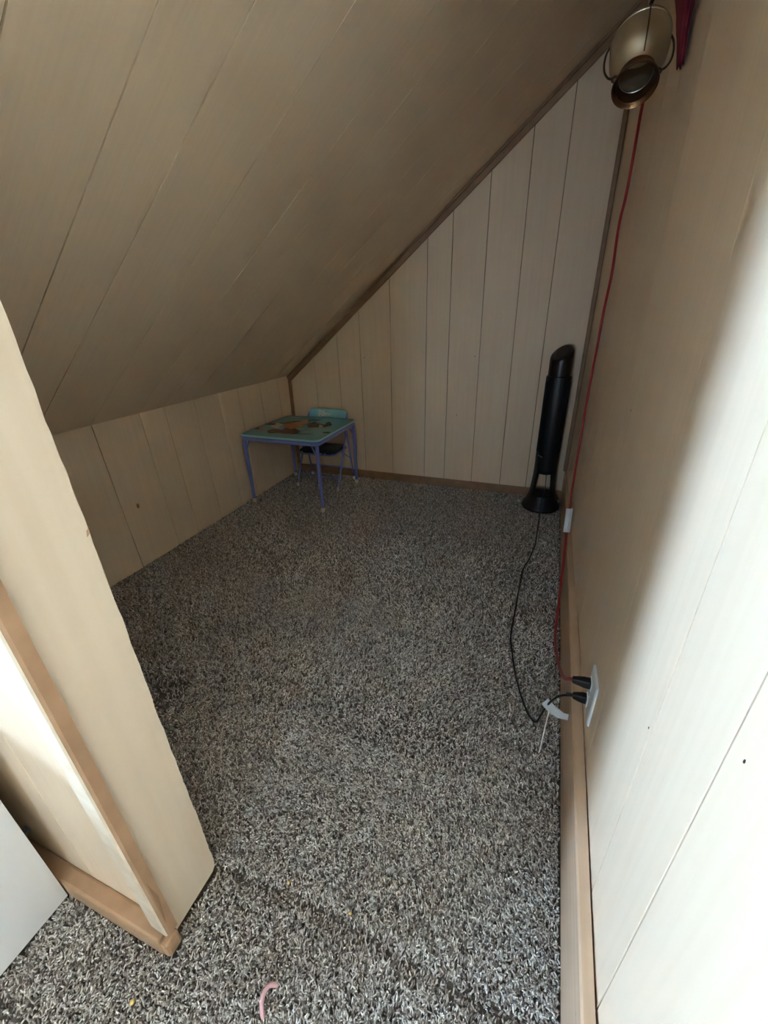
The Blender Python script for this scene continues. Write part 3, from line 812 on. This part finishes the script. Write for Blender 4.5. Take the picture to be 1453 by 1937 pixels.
fo['label'] = 'white printed label'

# ------------------------------------------------------------------ upside-down milk can on a wall hook, and the red cloth
CAN_M = Matrix.Translation((-0.0885, 1.424, 1.722)) @ Matrix.Rotation(math.radians(-35), 4, 'X') @ Matrix.Scale(0.93, 4)
BT = CAN_M @ Vector((0, 0.012, 0.165))              # top of the bail
HKY, HKZ = BT.y + 0.03, BT.z + 0.11
hook = tag(empty('wall_hook', (xw(HKY), HKY, HKZ)), 'black iron hook on the right wall above the hanging can', 'hook')
hp = Vector((xw(HKY), HKY, HKZ)); e_ = BT - hp
auto_smooth(MB().lathe([(0.022, 0.0), (0.022, 0.004), (0.010, 0.007), (0.0, 0.007)], 18).build('plate', M['iron'], hook)).rotation_euler = (0, -math.pi / 2, 0)
MB().tube(smooth_path([(0, 0, 0), (-0.03, 0, -0.006), (e_.x * 0.8, e_.y * 0.8, e_.z * 0.5), (e_.x * 0.93, e_.y * 0.93, e_.z * 0.8), (e_.x, e_.y, e_.z - 0.006), (e_.x - 0.016, e_.y, e_.z + 0.002), (e_.x - 0.02, e_.y, e_.z + 0.018)], 5), 0.004, 8).build('arm', M['iron'], hook, smooth=True)

can = tag(empty('milk_can'), 'dull metal can with brown flared mouth hanging upside down at the upper right', 'can')
can.matrix_world = CAN_M
# local -z is the mouth
KB = 0.64
can_body = auto_smooth(MB().lathe([(r, z * KB) for r, z in [(0.041, 0.0), (0.043, 0.010), (0.050, 0.026), (0.058, 0.046), (0.0635, 0.068), (0.066, 0.10), (0.066, 0.150), (0.063, 0.172), (0.054, 0.186), (0.030, 0.192), (0.0, 0.193)]], 44, cap0=False, cap1=False).build('body', M['tin'], can), 50)
auto_smooth(MB().lathe([(0.0655, 0.148 * KB), (0.0675, 0.150 * KB), (0.0675, 0.154 * KB), (0.0645, 0.157 * KB)], 44, cap0=False, cap1=False).build('hoop', M['tin'], can_body), 60)
auto_smooth(MB().lathe([(r, z * KB) for r, z in [(0.0395, 0.0), (0.0415, 0.012), (0.056, 0.048), (0.060, 0.10), (0.060, 0.16), (0.0, 0.165)]], 36, cap0=False, cap1=False).build('inside', M['tin_in'], can_body), 50)
MB().tube([(0.006, y, z * KB) for y, z in [(-0.0435, 0.010), (-0.0505, 0.026), (-0.0585, 0.046), (-0.0642, 0.068), (-0.0667, 0.10), (-0.0667, 0.15), (-0.0625, 0.173)]], 0.0016, 6).build('seam', M['wire'], can_body)
auto_smooth(MB().lathe([(0.0412, 0.004), (0.0408, -0.006), (0.0425, -0.014), (0.0465, -0.021), (0.0505, -0.027), (0.0520, -0.031), (0.0510, -0.034), (0.0480, -0.0315), (0.0462, -0.027), (0.0442, -0.024), (0.0430, -0.025),
                        (0.0415, -0.020), (0.0392, -0.013), (0.0378, -0.006), (0.0385, 0.004)], 44, cap0=False, cap1=False).build('mouth', M['copper'], can), 60)
auto_smooth(MB().lathe([(0.0385, -0.002), (0.0372, -0.0035), (0.0360, -0.002), (0.0372, -0.0005), (0.0385, -0.002)], 44, cap0=False, cap1=False).build('inner_ring', M['steel'], can), 60)
for s in (-1, 1):
    MB().tube(smooth_path([(s * 0.041, 0, -0.004), (s * 0.050, 0, -0.008), (s * 0.054, 0, 0.000), (s * 0.048, 0, 0.007), (s * 0.042, 0, 0.006)], 4), 0.0024, 6).build('ear', M['wire'], can, smooth=True)
bail = smooth_path([(-0.052, 0.0, 0.0), (-0.064, 0.002, 0.010), (-0.074, 0.004, 0.035), (-0.0765, 0.006, 0.070), (-0.071, 0.008, 0.104), (-0.052, 0.010, 0.138), (-0.024, 0.012, 0.160), (0, 0.012, 0.165),
                    (0.024, 0.012, 0.160), (0.052, 0.010, 0.138), (0.071, 0.008, 0.104), (0.0765, 0.006, 0.070), (0.074, 0.004, 0.035), (0.064, 0.002, 0.010), (0.052, 0.0, 0.0)], 4)
MB().tube(bail, 0.0024, 8).build('bail', M['wire'], can, smooth=True)

# red cloth gathered on a nail beside the hook, narrowing to its loose end
cl = MB(); rows = 22; n = 40; R = []
for j in range(rows):
    t_ = j / (rows - 1)
    z = 2.06 - 0.285 * t_
    yc = 1.715 - 0.140 * t_
    a_ = 0.112 * (1 - t_) ** 0.8 + 0.014 + (0.004 * math.sin(t_ * 14) if t_ > 0.6 else 0)
    b_ = 0.010 * (1 - t_) + 0.006
    ring = []
    for i in range(n):
        th = 2 * math.pi * i / n
        fold = 1 + 0.22 * math.sin(7 * th + 2.5 * t_) * (1 - 0.4 * t_) + 0.10 * math.sin(13 * th - 3 * t_)
        xc = xw(yc) - 0.003 - b_ * 1.3
        ring.append((xc + b_ * fold * math.cos(th), yc + a_ * fold * math.sin(th), z + 0.004 * math.sin(5 * th)))
    R.append(ring)
co = cl.rings(R).build('red_cloth', M['red_cloth'], None, smooth=True)
tag(co, 'dark red gathered cloth hanging beside the metal can', 'cloth')

# ------------------------------------------------------------------ bits on the carpet
pk = [(-0.549 + 0.006, 0.237, 0.004), (-0.556, 0.229, 0.012), (-0.559, 0.216, 0.016), (-0.556, 0.203, 0.015), (-0.549, 0.193, 0.008), (-0.543, 0.189, 0.003)]
pkm = MB().tube(smooth_path(pk, 5), [0.0035] + [0.0045] * 24 + [0.0035], 8)
pko = pkm.build('pink_clip', M['pink'], None, smooth=True)
tag(pko, 'small curved pink plastic clip lying on the near carpet', 'clip')


def crumb(loc, r, m, label):
    b = MB(); R = []
    for k in range(5):
        ph = math.pi * (k + 0.5) / 5 - math.pi / 2
        R.append([(loc[0] + r * random.uniform(0.75, 1.2) * math.cos(ph) * math.cos(i * math.pi / 4), loc[1] + r * random.uniform(0.75, 1.2) * math.cos(ph) * math.sin(i * math.pi / 4), loc[2] + 0.7 * r * math.sin(ph)) for i in range(8)])
    return tag(b.rings(R).build('crumb', m, None, smooth=True), label, 'crumb', 'crumbs on the carpet')


crumb((-0.451, 0.392, 0.004), 0.0042, M['crumb'], 'tiny yellow crumb on the carpet just past the seam')
crumb((-0.806, 0.114, 0.004), 0.0055, M['crumb'], 'tiny tan crumb on the carpet near the partition foot')
crumb((-0.615, 0.392, 0.004), 0.0042, M['crumb'], 'tiny brown crumb on the carpet beside the partition corner')
th = MB().tube(smooth_path([(-0.170, 1.100, 0.003), (-0.165, 1.088, 0.009), (-0.163, 1.074, 0.006), (-0.160, 1.066, 0.002)], 4), 0.0022, 6)
tag(th.build('thread', M['thread'], None, smooth=True), 'short pale thread on the carpet left of the black cord', 'thread')
